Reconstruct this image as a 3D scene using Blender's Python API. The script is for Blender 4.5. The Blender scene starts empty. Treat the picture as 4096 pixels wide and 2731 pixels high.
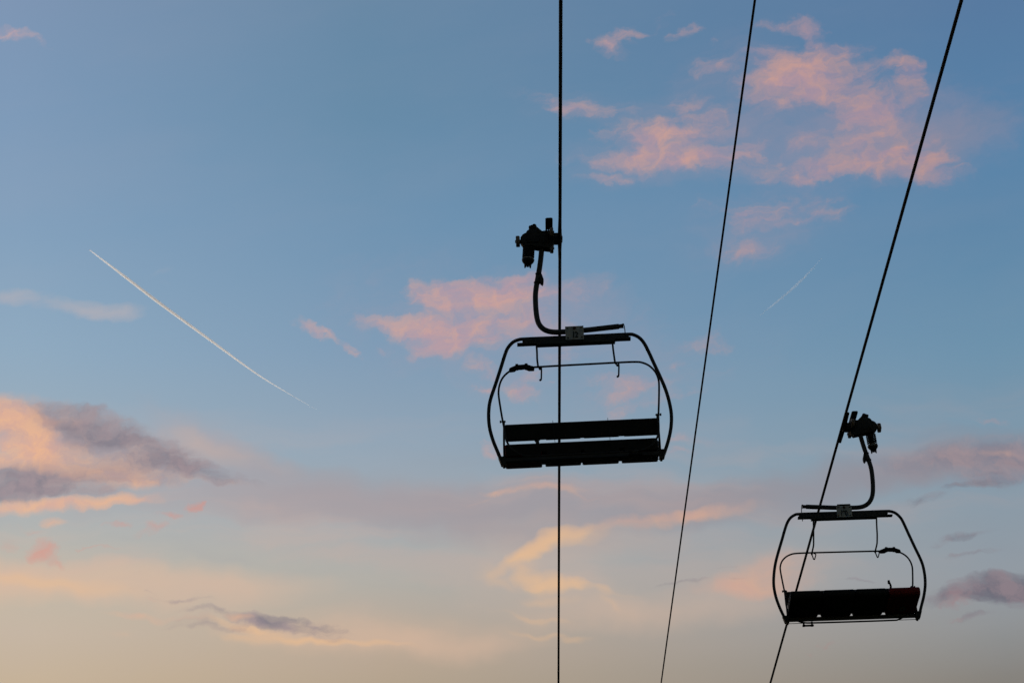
import bpy, bmesh, math
from mathutils import Vector, Matrix

# =====================================================================
#  Two chairlift chairs and their ropes against a sunset sky
#  world: +Y runs along the lift line, Z is up, metres
# =====================================================================
scene = bpy.context.scene
COL = scene.collection
R = math.radians

def lin(c):
    c = c / 255.0
    return c / 12.92 if c <= 0.04045 else ((c + 0.055) / 1.055) ** 2.4
def srgb(r, g, b):
    return (lin(r), lin(g), lin(b), 1.0)

# ---------------------------------------------------------------- camera
cam_d = bpy.data.cameras.new('camera')
cam = bpy.data.objects.new('camera', cam_d)
COL.objects.link(cam)
scene.camera = cam
cam_d.sensor_width = 36.0
cam_d.lens = 88.0137
cam_d.clip_start = 0.1
cam_d.clip_end = 200000.0
_f = Vector((0.0020875, 0.9135431, 0.4067366)); _r = Vector((0.9990101, 0.0161680, -0.0414412)); _u = Vector((0.0444344, -0.4064205, 0.9126050))
_m = Matrix((( _r.x, _u.x, -_f.x), (_r.y, _u.y, -_f.y), (_r.z, _u.z, -_f.z)))
cam.matrix_world = Matrix.Translation((0, 0, 1.6)) @ _m.to_4x4()

scene.view_settings.view_transform = 'Standard'
scene.view_settings.look = 'None'
scene.view_settings.exposure = 0.0
scene.view_settings.gamma = 1.0
scene.view_settings.use_curve_mapping = False
scene.render.filter_size = 1.5
scene.cycles.volume_bounces = 2
scene.cycles.use_adaptive_sampling = True
scene.cycles.adaptive_threshold = 0.02
scene.cycles.adaptive_min_samples = 12

SUN_AZ, SUN_EL = -38.0, 2.0        # degrees; azimuth from +Y, negative = to the left

# ---------------------------------------------------------------- node helpers
class NT:
    def __init__(s, tree):
        s.t = tree; s.n = tree.nodes; s.l = tree.links
        s.n.clear()
    def new(s, typ, **kw):
        n = s.n.new(typ)
        for k, v in kw.items(): setattr(n, k, v)
        return n
    def put(s, sock, v):
        if isinstance(v, bpy.types.NodeSocket): s.l.new(v, sock)
        else: sock.default_value = v
    def math(s, op, a, b=None, c=None, clamp=False):
        n = s.new('ShaderNodeMath', operation=op, use_clamp=clamp)
        s.put(n.inputs[0], a)
        if b is not None: s.put(n.inputs[1], b)
        if c is not None: s.put(n.inputs[2], c)
        return n.outputs[0]
    def vmath(s, op, a, b=None, c=None, scale=None):
        n = s.new('ShaderNodeVectorMath', operation=op)
        s.put(n.inputs[0], a)
        if b is not None: s.put(n.inputs[1], b)
        if c is not None: s.put(n.inputs[2], c)
        if scale is not None: s.put(n.inputs['Scale'], scale)
        return n.outputs[0]
    def xyz(s, x, y, z):
        n = s.new('ShaderNodeCombineXYZ')
        for i, v in enumerate((x, y, z)): s.put(n.inputs[i], v)
        return n.outputs[0]
    def noise(s, vec, scale, detail=4.0, rough=0.5, color=False, lac=2.0):
        n = s.new('ShaderNodeTexNoise')
        s.put(n.inputs['Vector'], vec)
        n.inputs['Scale'].default_value = scale
        n.inputs['Detail'].default_value = detail
        n.inputs['Roughness'].default_value = rough
        n.inputs['Lacunarity'].default_value = lac
        return n.outputs['Color' if color else 'Fac']
    def mapping(s, vec, loc=(0,0,0), rot=(0,0,0), scale=(1,1,1), kind='TEXTURE'):
        n = s.new('ShaderNodeMapping', vector_type=kind)
        s.put(n.inputs['Vector'], vec)
        n.inputs['Location'].default_value = loc
        n.inputs['Rotation'].default_value = rot
        n.inputs['Scale'].default_value = scale
        return n.outputs[0]
    def mix(s, fac, a, b):
        n = s.new('ShaderNodeMix', data_type='RGBA')
        s.put(n.inputs[0], fac); s.put(n.inputs[6], a); s.put(n.inputs[7], b)
        return n.outputs[2]
    def ramp(s, fac, stops):
        n = s.new('ShaderNodeValToRGB')
        cr = n.color_ramp; cr.interpolation = 'B_SPLINE' if False else 'EASE' if False else 'LINEAR'
        while len(cr.elements) > 1: cr.elements.remove(cr.elements[-1])
        cr.elements[0].position = stops[0][0]; cr.elements[0].color = stops[0][1]
        for p, c in stops[1:]:
            e = cr.elements.new(p); e.color = c
        s.put(n.inputs[0], fac)
        return n.outputs[0]
    def maprange(s, v, a, b, c=0.0, d=1.0, smooth=True):
        n = s.new('ShaderNodeMapRange', interpolation_type='SMOOTHSTEP' if smooth else 'LINEAR')
        s.put(n.inputs['Value'], v)
        for k, x in (('From Min', a), ('From Max', b), ('To Min', c), ('To Max', d)): s.put(n.inputs[k], x)
        return n.outputs[0]

# ---------------------------------------------------------------- sky
# clear-sky colours: (height z of the direction, sRGB) to the left, middle and right of the lift line
SKY = [
  [(0.0000, (205, 175, 140)), (0.2825, (198, 178, 152)), (0.3010, (198, 182, 164)), (0.3222, (194, 184, 168)), (0.3406, (178, 180, 178)), (0.3589, (160, 175, 185)), (0.4041, (144, 170, 192)), (0.4483, (131, 160, 188)), (0.4913, (124, 153, 184)), (0.5246, (127, 150, 180)), (1.0000, (52, 84, 128))],
  [(0.0000, (180, 155, 128)), (0.2815, (180, 163, 142)), (0.2901, (184, 166, 147)), (0.3032, (184, 170, 154)), (0.3220, (176, 174, 168)), (0.3453, (163, 170, 176)), (0.3685, (148, 166, 182)), (0.4053, (128, 156, 182)), (0.4503, (112, 147, 177)), (0.4897, (103, 139, 168)), (0.5278, (104, 136, 165)), (1.0000, (52, 84, 128))],
  [(0.0000, (130, 122, 115)), (0.2672, (133, 129, 123)), (0.2885, (143, 146, 148)), (0.3069, (146, 154, 162)), (0.3344, (138, 154, 167)), (0.3526, (126, 152, 170)), (0.3888, (110, 146, 172)), (0.4331, (92, 134, 168)), (0.4591, (88, 131, 168)), (0.5096, (88, 122, 160)), (1.0000, (52, 84, 128))]]
SKY_X = (-0.1887, -0.0525, 0.1885)
# cloud patches in sky coordinates: u = x/y, v = z/y of the direction, half sizes, turn, weight
CLOUDS = {
  'pink': [
    (0.1475, 0.5963, 0.0098, 0.0086, -0.05, 1.00), (0.1347, 0.5981, 0.0156, 0.0050, -0.05, 0.70), (0.1458, 0.5898, 0.0098, 0.0056, -0.05, 0.45),
    (0.1426, 0.5763, 0.0330, 0.0168, -0.05, 1.10), (0.1563, 0.5809, 0.0165, 0.0135, -0.05, 0.80), (0.1314, 0.5657, 0.0254, 0.0154, 0.15, 1.00),
    (0.1608, 0.5636, 0.0289, 0.0156, -0.25, 0.55), (0.1315, 0.5781, 0.0155, 0.0134, -0.05, 0.70), (0.1498, 0.5654, 0.0193, 0.0111, -0.05, 0.50),
    (0.1692, 0.5551, 0.0231, 0.0154, -0.45, 0.50), (0.1772, 0.5442, 0.0286, 0.0154, -0.25, 0.50), (0.1718, 0.5307, 0.0401, 0.0130, -0.05, 0.80),
    (0.1891, 0.5230, 0.0284, 0.0108, -0.21, 1.90), (0.1797, 0.5292, 0.0248, 0.0087, -0.05, 0.70), (0.1571, 0.5252, 0.0440, 0.0073, 0.03, 1.20),
    (0.1336, 0.5204, 0.0249, 0.0043, 0.07, 0.75), (0.0616, 0.5432, 0.0251, 0.0109, 0.11, 0.95), (0.0840, 0.5443, 0.0271, 0.0130, 0.15, 0.85),
    (0.0960, 0.5553, 0.0182, 0.0127, 0.53, 0.60), (0.0700, 0.5313, 0.0479, 0.0078, 0.01, 1.40), (0.0880, 0.5292, 0.0248, 0.0086, -0.05, 0.70),
    (0.0473, 0.5216, 0.0172, 0.0030, -0.05, 0.60), (0.1092, 0.5686, 0.0120, 0.0054, 0.34, 0.60), (0.1028, 0.5783, 0.0155, 0.0090, -0.05, 0.45),
    (0.0851, 0.5605, 0.0157, 0.0055, 0.25, 0.50), (0.0655, 0.5236, 0.0192, 0.0043, 0.11, 0.50), (0.1014, 0.5331, 0.0153, 0.0087, -0.05, 0.50),
    (0.1150, 0.5267, 0.0172, 0.0086, -0.05, 0.45), (0.1383, 0.5399, 0.0331, 0.0060, 0.18, 0.50), (0.1118, 0.5372, 0.0116, 0.0043, 0.15, 0.60),
    (0.0372, 0.5594, 0.0184, 0.0084, -0.21, 0.75), (0.0237, 0.5648, 0.0158, 0.0087, -0.44, 0.50), (0.0533, 0.5557, 0.0155, 0.0026, 0.15, 0.35),
    (0.0528, 0.5922, 0.0121, 0.0095, -0.05, 0.80), (0.0590, 0.6008, 0.0098, 0.0045, -0.05, 0.60), (0.0858, 0.6000, 0.0110, 0.0049, 0.25, 0.55),
    (0.0768, 0.6047, 0.0142, 0.0055, 0.44, 0.35), (0.0987, 0.5922, 0.0062, 0.0041, -0.05, 0.40), (0.1621, 0.5872, 0.0097, 0.0045, -0.05, 0.35),
    (0.1836, 0.5766, 0.0135, 0.0067, -0.25, 0.80), (0.1892, 0.5716, 0.0087, 0.0094, -0.05, 1.00), (0.1902, 0.5610, 0.0106, 0.0078, -0.05, 0.45),
    (0.1355, 0.5544, 0.0233, 0.0061, 0.11, 0.50), (0.1700, 0.5737, 0.0116, 0.0089, -0.05, 0.35), (0.1903, 0.5528, 0.0077, 0.0066, -0.05, 0.40),
    (0.1138, 0.4998, 0.0172, 0.0094, 0.14, 0.80), (0.1311, 0.5034, 0.0361, 0.0116, 0.07, 0.60), (0.1066, 0.4846, 0.0225, 0.0084, -0.05, 0.42),
    (0.0954, 0.5063, 0.0076, 0.0042, -0.44, 0.35), (-0.0260, 0.4744, 0.0186, 0.0055, -0.05, 1.08), (-0.0202, 0.4679, 0.0314, 0.0079, -0.05, 1.28),
    (-0.0021, 0.4703, 0.0285, 0.0087, -0.05, 1.70), (-0.0277, 0.4703, 0.0185, 0.0071, -0.05, 0.90), (0.0037, 0.4655, 0.0228, 0.0078, -0.05, 1.15),
    (0.0086, 0.4756, 0.0157, 0.0040, 0.03, 0.70), (-0.0256, 0.4636, 0.0128, 0.0031, -0.05, 0.80), (-0.0461, 0.4547, 0.0270, 0.0062, -0.11, 1.01),
    (-0.0342, 0.4500, 0.0242, 0.0077, -0.20, 1.15), (-0.0207, 0.4527, 0.0269, 0.0124, -0.05, 1.01), (-0.0050, 0.4535, 0.0354, 0.0140, -0.05, 0.84),
    (-0.0225, 0.4446, 0.0254, 0.0077, -0.05, 0.60), (0.0174, 0.4533, 0.0313, 0.0078, -0.24, 0.42), (-0.0110, 0.4335, 0.0106, 0.0058, -0.20, 0.90),
    (0.0022, 0.4212, 0.0101, 0.0057, -0.24, 0.80), (-0.0109, 0.4252, 0.0067, 0.0027, -0.05, 0.65), (0.0075, 0.4165, 0.0084, 0.0068, -0.05, 0.30),
    (0.0205, 0.4409, 0.0212, 0.0092, -0.05, 0.30), (-0.0091, 0.3944, 0.0055, 0.0062, -0.05, 0.90), (0.0040, 0.4376, 0.0056, 0.0038, -0.05, 0.40),
    (0.0088, 0.4285, 0.0099, 0.0053, 0.33, 0.40), (0.0183, 0.4252, 0.0042, 0.0018, -0.05, 0.45), (0.0293, 0.4683, 0.0313, 0.0110, -0.05, 0.38),
    (0.0895, 0.4391, 0.0183, 0.0108, -0.05, 0.42), (0.0526, 0.4192, 0.0238, 0.0091, -0.05, 0.42), (0.0754, 0.4293, 0.0084, 0.0046, -0.05, 0.40),
    (0.0707, 0.4135, 0.0225, 0.0045, 0.14, 0.38), (0.0419, 0.4245, 0.0084, 0.0030, -0.05, 0.35), (0.0899, 0.4246, 0.0130, 0.0037, 0.42, 0.35),
    (0.0498, 0.4097, 0.0070, 0.0030, -0.05, 0.35), (-0.0656, 0.4451, 0.0086, 0.0038, -0.24, 0.50), (-0.0523, 0.4444, 0.0071, 0.0022, -0.05, 0.50),
    (-0.0898, 0.4551, 0.0088, 0.0040, -0.33, 0.80), (-0.0801, 0.4504, 0.0121, 0.0036, -0.24, 0.70), (-0.0665, 0.4455, 0.0067, 0.0026, -0.24, 0.40),
    (-0.0638, 0.4427, 0.0041, 0.0021, -0.60, 0.50), (-0.2182, 0.6118, 0.0186, 0.0054, -0.44, 0.80), (-0.2229, 0.6134, 0.0133, 0.0046, -0.05, 0.60),
    (0.0774, 0.3958, 0.0191, 0.0040, -0.05, 0.38), (0.0707, 0.3898, 0.0161, 0.0031, -0.05, 0.30), (0.2073, 0.4000, 0.0117, 0.0032, -0.05, 0.30),],
  'wisp': [
    (-0.2223, 0.4770, 0.0163, 0.0056, -0.14, 0.80), (-0.1989, 0.4735, 0.0300, 0.0066, -0.20, 0.55), (-0.1812, 0.4696, 0.0258, 0.0066, -0.20, 0.60),
    (-0.1720, 0.4683, 0.0147, 0.0059, -0.05, 0.45), (-0.1498, 0.4844, 0.0160, 0.0030, 0.24, 0.20), (-0.1511, 0.4782, 0.0134, 0.0059, -0.05, 0.15),],
  'mauve': [
    (-0.1899, 0.4150, 0.0406, 0.0097, -0.27, 0.60), (-0.1728, 0.4091, 0.0406, 0.0129, -0.30, 0.85), (-0.1793, 0.4003, 0.0464, 0.0177, -0.23, 0.25),
    (-0.1489, 0.3989, 0.0312, 0.0095, -0.38, 0.85), (-0.1303, 0.3890, 0.0293, 0.0061, -0.29, 0.85), (-0.1673, 0.3916, 0.0337, 0.0080, -0.16, 0.40),
    (-0.2034, 0.3893, 0.0452, 0.0101, 0.03, 2.00), (-0.2142, 0.3871, 0.0271, 0.0081, 0.03, 1.40), (-0.1839, 0.3844, 0.0274, 0.0035, -0.12, 0.60),
    (-0.1867, 0.4217, 0.0188, 0.0041, -0.27, 0.50), (-0.1158, 0.3247, 0.0283, 0.0043, -0.17, 0.90), (-0.0880, 0.3174, 0.0297, 0.0052, -0.26, 0.95),
    (-0.1003, 0.3223, 0.0327, 0.0043, -0.17, 0.80), (-0.1322, 0.3220, 0.0223, 0.0031, -0.14, 0.80), (-0.1404, 0.3258, 0.0105, 0.0030, -0.23, 0.40),
    (-0.1331, 0.3289, 0.0149, 0.0023, -0.10, 0.50), (-0.1438, 0.3339, 0.0164, 0.0014, -0.08, 0.50), (-0.1595, 0.3379, 0.0106, 0.0011, -0.26, 0.45),
    (-0.0806, 0.3184, 0.0164, 0.0015, -0.32, 0.50), (-0.0921, 0.3232, 0.0163, 0.0018, -0.19, 0.50), (0.2034, 0.3228, 0.0313, 0.0085, 0.04, 2.40),
    (0.1901, 0.3191, 0.0299, 0.0063, 0.04, 1.10), (0.1889, 0.3092, 0.0163, 0.0028, 0.10, 0.70), (0.2084, 0.3210, 0.0162, 0.0107, -0.05, 1.60),
    (0.1769, 0.3638, 0.0309, 0.0029, 0.26, 0.60), (0.2037, 0.3695, 0.0278, 0.0029, 0.10, 0.45), (0.1886, 0.3454, 0.0208, 0.0023, 0.17, 0.50),
    (0.1923, 0.3376, 0.0274, 0.0019, 0.06, 0.45), (0.1420, 0.3281, 0.0190, 0.0010, -0.01, 0.50), (0.0948, 0.3323, 0.0109, 0.0011, 0.06, 0.60),
    (0.0690, 0.3311, 0.0191, 0.0013, 0.06, 0.60), (0.0861, 0.3371, 0.0151, 0.0013, 0.23, 0.30), (0.2086, 0.3783, 0.0307, 0.0029, 0.10, 0.35),
    (0.2041, 0.3736, 0.0208, 0.0021, 0.05, 0.30),],
  'glow': [
    (-0.2155, 0.4176, 0.0283, 0.0142, -0.41, 1.20), (-0.2090, 0.4036, 0.0322, 0.0113, -0.05, 1.50), (-0.1877, 0.3967, 0.0448, 0.0080, -0.27, 0.55),
    (-0.2190, 0.4214, 0.0171, 0.0092, -0.05, 0.60), (-0.1925, 0.4165, 0.0154, 0.0046, -0.14, 0.45), (-0.2097, 0.3786, 0.0383, 0.0043, 0.06, 0.60),
    (-0.1939, 0.3799, 0.0334, 0.0025, 0.05, 0.50), (-0.1788, 0.3795, 0.0368, 0.0032, -0.01, 0.50), (-0.1670, 0.3782, 0.0168, 0.0029, -0.05, 0.60),
    (-0.1680, 0.3856, 0.0135, 0.0036, -0.05, 0.65), (-0.2172, 0.3967, 0.0133, 0.0046, 0.14, 0.30), (-0.1928, 0.3727, 0.0125, 0.0030, 0.01, 0.65),
    (-0.1723, 0.3901, 0.0273, 0.0045, -0.19, 0.35), (0.0127, 0.3758, 0.0293, 0.0026, -0.08, 0.60), (-0.0076, 0.3772, 0.0130, 0.0014, -0.05, 0.50),
    (0.0121, 0.3797, 0.0245, 0.0021, -0.05, 0.35), (0.0264, 0.3716, 0.0196, 0.0021, -0.27, 0.40), (-0.0134, 0.3748, 0.0147, 0.0016, 0.18, 0.35),
    (0.0801, 0.3605, 0.0440, 0.0044, 0.12, 0.65), (0.0517, 0.3588, 0.0390, 0.0044, 0.10, 0.50), (0.0802, 0.3607, 0.0305, 0.0032, -0.01, 0.40),
    (-0.1594, 0.3280, 0.0248, 0.0022, -0.10, 0.60), (-0.1199, 0.3257, 0.0116, 0.0024, -0.14, 0.60), (-0.1658, 0.3206, 0.0148, 0.0034, -0.05, 0.20),
    (0.2099, 0.3832, 0.0108, 0.0023, -0.05, 0.55), (0.1088, 0.3348, 0.0308, 0.0125, 0.17, 0.75), (0.0947, 0.3287, 0.0385, 0.0075, 0.04, 0.70),
    (0.1057, 0.3265, 0.0240, 0.0067, -0.05, 0.50),],
  'amber': [
    (0.0054, 0.3481, 0.0186, 0.0054, 0.50, 1.10), (0.0148, 0.3520, 0.0231, 0.0055, 0.25, 0.95), (0.0270, 0.3531, 0.0184, 0.0055, 0.06, 0.70),
    (0.0079, 0.3421, 0.0093, 0.0079, -0.59, 0.55), (0.0133, 0.3359, 0.0138, 0.0060, -0.50, 0.75), (0.0171, 0.3315, 0.0107, 0.0040, -0.05, 0.55),
    (-0.0059, 0.3385, 0.0200, 0.0054, -0.38, 0.40), (0.0128, 0.3263, 0.0167, 0.0041, -0.14, 0.35), (0.0354, 0.3290, 0.0289, 0.0025, -0.14, 0.35),
    (0.0014, 0.3205, 0.0289, 0.0022, -0.28, 0.30), (0.0100, 0.3164, 0.0137, 0.0025, -0.32, 0.25), (0.0072, 0.3095, 0.0272, 0.0025, -0.23, 0.28),
    (0.0246, 0.3070, 0.0166, 0.0022, 0.13, 0.25), (0.0414, 0.3220, 0.0169, 0.0047, -0.74, 0.30), (-0.1109, 0.3189, 0.0361, 0.0029, -0.23, 0.65),
    (-0.0889, 0.3126, 0.0405, 0.0019, -0.15, 0.60), (-0.0734, 0.3100, 0.0404, 0.0022, -0.10, 0.45), (-0.1183, 0.3154, 0.0187, 0.0026, -0.14, 0.30),
    (-0.1819, 0.3407, 0.0412, 0.0049, -0.16, 0.50), (-0.2052, 0.3474, 0.0412, 0.0049, -0.12, 0.40),],
  'haze': [
    (-0.1860, 0.3422, 0.0909, 0.0123, -0.12, 0.75), (-0.2094, 0.3494, 0.0717, 0.0113, -0.12, 0.60), (-0.1580, 0.3426, 0.0906, 0.0124, -0.08, 0.50),
    (-0.1225, 0.3401, 0.0902, 0.0101, -0.05, 0.35), (-0.1101, 0.3197, 0.0559, 0.0088, -0.23, 0.35), (-0.0734, 0.3112, 0.0852, 0.0110, -0.14, 0.50),
    (-0.2147, 0.3366, 0.0236, 0.0135, -0.05, 0.30), (0.0105, 0.3445, 0.0691, 0.0287, -0.05, 0.45), (0.0471, 0.3513, 0.0546, 0.0089, 0.05, 0.30),
    (0.0675, 0.3183, 0.0685, 0.0108, 0.03, 0.40), (-0.0586, 0.3162, 0.0832, 0.0129, -0.16, 0.40), (-0.0357, 0.3090, 0.0537, 0.0064, -0.05, 0.30),
    (0.0133, 0.3191, 0.0622, 0.0195, -0.05, 0.25), (0.0413, 0.3212, 0.0415, 0.0130, -0.41, 0.30), (0.1021, 0.3317, 0.0691, 0.0239, 0.10, 0.45),
    (-0.1202, 0.3984, 0.0536, 0.0093, -0.31, 0.25), (-0.1355, 0.4055, 0.0350, 0.0112, -0.76, 0.25),],
  'bank': [
    (-0.1846, 0.4069, 0.0588, 0.0183, -0.27, 0.85), (-0.2077, 0.4154, 0.0383, 0.0169, -0.23, 0.90), (-0.1674, 0.3971, 0.0437, 0.0137, -0.23, 0.70),
    (-0.1438, 0.3950, 0.0352, 0.0075, -0.34, 0.35), (-0.2027, 0.3933, 0.0474, 0.0138, -0.05, 0.80), (-0.2156, 0.4212, 0.0235, 0.0077, -0.20, 0.60),
    (-0.1774, 0.3903, 0.0432, 0.0076, -0.12, 0.70), (-0.1244, 0.3842, 0.0173, 0.0027, -0.19, 0.50), (0.1976, 0.3829, 0.0528, 0.0111, 0.10, 1.00),
    (0.2124, 0.3781, 0.0290, 0.0111, 0.10, 1.10), (0.1819, 0.3812, 0.0343, 0.0070, 0.10, 0.40), (0.2039, 0.3711, 0.0343, 0.0041, 0.14, 0.45),],
  'blush': [
    (0.1542, 0.5582, 0.0972, 0.0396, -0.33, 0.55), (0.1672, 0.5355, 0.0809, 0.0297, 0.03, 0.60), (0.1270, 0.5376, 0.0856, 0.0227, 0.15, 0.50),
    (0.0874, 0.5488, 0.0708, 0.0293, 0.38, 0.50), (0.0709, 0.5301, 0.0665, 0.0182, 0.01, 0.40), (0.1206, 0.4972, 0.0529, 0.0284, 0.30, 0.50),
    (0.0353, 0.5618, 0.0449, 0.0139, -0.21, 0.35), (-0.0161, 0.4574, 0.0958, 0.0426, -0.13, 0.50), (0.0249, 0.4537, 0.0494, 0.0229, -0.24, 0.45),
    (0.0255, 0.4677, 0.0495, 0.0132, -0.15, 0.40), (0.0721, 0.4351, 0.0622, 0.0210, -0.05, 0.30), (0.0525, 0.4176, 0.0486, 0.0191, 0.05, 0.35),
    (0.0014, 0.4272, 0.0355, 0.0257, -0.05, 0.30), (0.2085, 0.5427, 0.0638, 0.0353, 0.43, 0.30),],
  'rose': [
    (-0.1995, 0.3610, 0.0108, 0.0073, -0.05, 1.20), (-0.1914, 0.3548, 0.0052, 0.0031, -0.32, 0.90), (-0.1685, 0.3678, 0.0078, 0.0025, -0.05, 0.85),
    (-0.1481, 0.3707, 0.0094, 0.0021, -0.14, 0.80), (-0.1360, 0.3736, 0.0057, 0.0021, 0.14, 0.75), (-0.1543, 0.3665, 0.0084, 0.0031, -0.23, 0.60),
    (-0.1584, 0.3632, 0.0067, 0.0032, 0.23, 0.45), (-0.1799, 0.3585, 0.0048, 0.0013, -0.14, 0.70), (-0.1749, 0.3578, 0.0060, 0.0013, -0.14, 0.40),
    (-0.2170, 0.3633, 0.0090, 0.0056, -0.05, 0.50), (-0.2094, 0.3704, 0.0120, 0.0024, -0.05, 0.30), (-0.1352, 0.3731, 0.0037, 0.0016, 0.33, 0.40),
    (0.1264, 0.3014, 0.0054, 0.0020, -0.05, 0.40), (0.1193, 0.2978, 0.0033, 0.0019, -0.05, 0.40), (-0.1380, 0.3262, 0.0105, 0.0038, -0.26, 0.45),
    (-0.1529, 0.3333, 0.0059, 0.0023, -0.05, 0.35), (0.1885, 0.3180, 0.0204, 0.0056, 0.04, 0.35), (0.1843, 0.3143, 0.0108, 0.0028, -0.05, 0.40),
    (0.1829, 0.3085, 0.0081, 0.0014, -0.05, 0.40),],
  'veil': [
    (-0.0291, 0.3695, 0.1255, 0.0209, -0.12, 0.60), (0.0401, 0.3688, 0.1000, 0.0133, -0.12, 0.70), (-0.0051, 0.3589, 0.1071, 0.0151, -0.19, 0.40),
    (-0.0933, 0.3792, 0.1109, 0.0176, -0.10, 0.50), (-0.1228, 0.3985, 0.0490, 0.0118, -0.27, 0.50), (-0.0767, 0.3704, 0.0735, 0.0078, -0.05, 0.40),
    (0.0805, 0.3639, 0.0675, 0.0125, 0.06, 0.60), (0.1272, 0.3723, 0.0849, 0.0143, 0.10, 0.60), (0.1939, 0.3848, 0.0719, 0.0163, 0.10, 0.60),
    (0.1734, 0.3734, 0.0512, 0.0089, 0.14, 0.40), (-0.1398, 0.4121, 0.0485, 0.0155, -0.50, 0.35), (-0.1478, 0.3773, 0.0738, 0.0137, -0.05, 0.30),
    (-0.0334, 0.3746, 0.0956, 0.0102, -0.05, 0.40), (0.1567, 0.3991, 0.0510, 0.0074, -0.05, 0.20), (0.1974, 0.5340, 0.0574, 0.0293, 0.33, 0.35),],
}

world = bpy.data.worlds.new('World')
scene.world = world
world.use_nodes = True
w = NT(world.node_tree)
tc = w.new('ShaderNodeTexCoord')
sep = w.new('ShaderNodeSeparateXYZ')
w.l.new(tc.outputs['Generated'], sep.inputs[0])
dx, dy, dz = sep.outputs
# clear sky
cols = [w.ramp(dz, [(z, srgb(*c)) for z, c in st]) for st in SKY]
f1 = w.maprange(dx, SKY_X[0], SKY_X[1], smooth=False)
f2 = w.maprange(dx, SKY_X[1], SKY_X[2], smooth=False)
clear = w.mix(f2, w.mix(f1, cols[0], cols[1]), cols[2])
# physical sky for the part of the dome away from the sunset
nish = w.new('ShaderNodeTexSky', sky_type='NISHITA')
nish.sun_disc = False
nish.sun_elevation = R(SUN_EL); nish.sun_rotation = R(SUN_AZ)
nish.altitude = 1500.0
nish_s = w.vmath('SCALE', nish.outputs[0], scale=0.10)
away = w.maprange(dy, 0.55, -0.1)
base = w.mix(w.math('MULTIPLY', away, 1.0), clear, nish_s)

ysafe = w.math('MAXIMUM', dy, 0.15)
u = w.math('DIVIDE', dx, ysafe); v = w.math('DIVIDE', dz, ysafe)
uv = w.xyz(u, v, 0.0)
# two sizes of billow bend the outlines
n1 = w.noise(uv, 28.0, 3.0, 0.55, color=True)
n2 = w.noise(uv, 110.0, 4.0, 0.6, color=True)
def bend(a1, a2, sy=0.6):
    o = w.vmath('MULTIPLY', w.vmath('SUBTRACT', n1, (0.5, 0.5, 0.5)), (a1, a1 * sy, 0))
    o2 = w.vmath('MULTIPLY', w.vmath('SUBTRACT', n2, (0.5, 0.5, 0.5)), (a2, a2 * sy, 0))
    return w.vmath('ADD', w.vmath('ADD', uv, o), o2)
uv_lump = bend(0.030, 0.016)
uv_streak = bend(0.040, 0.012, 0.35)
uv_soft = bend(0.045, 0.006, 0.4)
uv_s1 = w.mapping(uv_streak, scale=(3.2, 1.0, 1.0), rot=(0, 0, R(-6)))
f_lump = w.noise(uv_lump, 75.0, 7.0, 0.62)
f_lump2 = w.noise(w.mapping(uv_lump, scale=(2.2, 1.0, 1.0), rot=(0, 0, R(12))), 52.0, 4.0, 0.5)
f_cirrus = w.noise(w.mapping(uv_soft, scale=(6.0, 1.0, 1.0), rot=(0, 0, R(-3))), 46.0, 5.0, 0.55)
f_thin = w.noise(w.mapping(uv_soft, scale=(3.0, 1.0, 1.0), rot=(0, 0, R(8))), 12.0, 5.0, 0.6)
f_streak = w.noise(uv_s1, 95.0, 6.0, 0.58)
f_soft = w.noise(w.mapping(uv_soft, scale=(2.2, 1.0, 1.0)), 30.0, 4.0, 0.5)
def field(name, vec):
    acc = 0.0
    for (cu, cv, su, sv, rot, wt) in CLOUDS[name]:
        m = w.mapping(vec, loc=(cu, cv, 0), rot=(0, 0, rot), scale=(su, sv, 1.0))
        g = w.new('ShaderNodeTexGradient', gradient_type='SPHERICAL')
        w.l.new(m, g.inputs[0])
        acc = w.math('MULTIPLY_ADD', g.outputs['Fac'], wt, acc)
    return acc
def density(fld, noise, amp, lo, hi, top):
    # overlapping patches thicken softly instead of adding up
    f = w.math('SUBTRACT', 1.0, w.math('EXPONENT', w.math('MULTIPLY', fld, -1.25)))
    d = w.math('MULTIPLY_ADD', w.math('SUBTRACT', noise, 0.5), amp, f)
    gate = w.maprange(fld, 0.0, 0.25)          # no patch, no cloud
    return w.math('MULTIPLY', w.math('MULTIPLY', w.maprange(d, lo, hi), gate), top)
front = w.maprange(dy, 0.2, 0.4)
f_fine = w.noise(w.mapping(uv_lump, scale=(2.4, 1.0, 1.0), rot=(0, 0, R(12))), 170.0, 6.0, 0.62)
f_comb = w.noise(w.mapping(uv_lump, scale=(4.0, 1.0, 1.0), rot=(0, 0, R(15))), 110.0, 6.0, 0.6)
lumpn = w.math('MULTIPLY_ADD', f_lump2, 0.26, w.math('MULTIPLY_ADD', f_lump, 0.22, w.math('MULTIPLY_ADD', f_fine, 0.24, w.math('MULTIPLY', f_comb, 0.28))))
streakn = w.math('MULTIPLY_ADD', f_streak, 0.5, w.math('MULTIPLY_ADD', f_lump, 0.25, w.math('MULTIPLY', f_fine, 0.25)))
c = base
def over(c, name, vec, noise, amp, lo, hi, top, colour):
    d = density(field(name, vec), noise, amp, lo, hi, top)
    return w.mix(d, c, colour)
shade = w.maprange(f_lump, 0.35, 0.65)
side = w.maprange(dx, -0.20, 0.20, smooth=False)       # the light comes from the left
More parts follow.
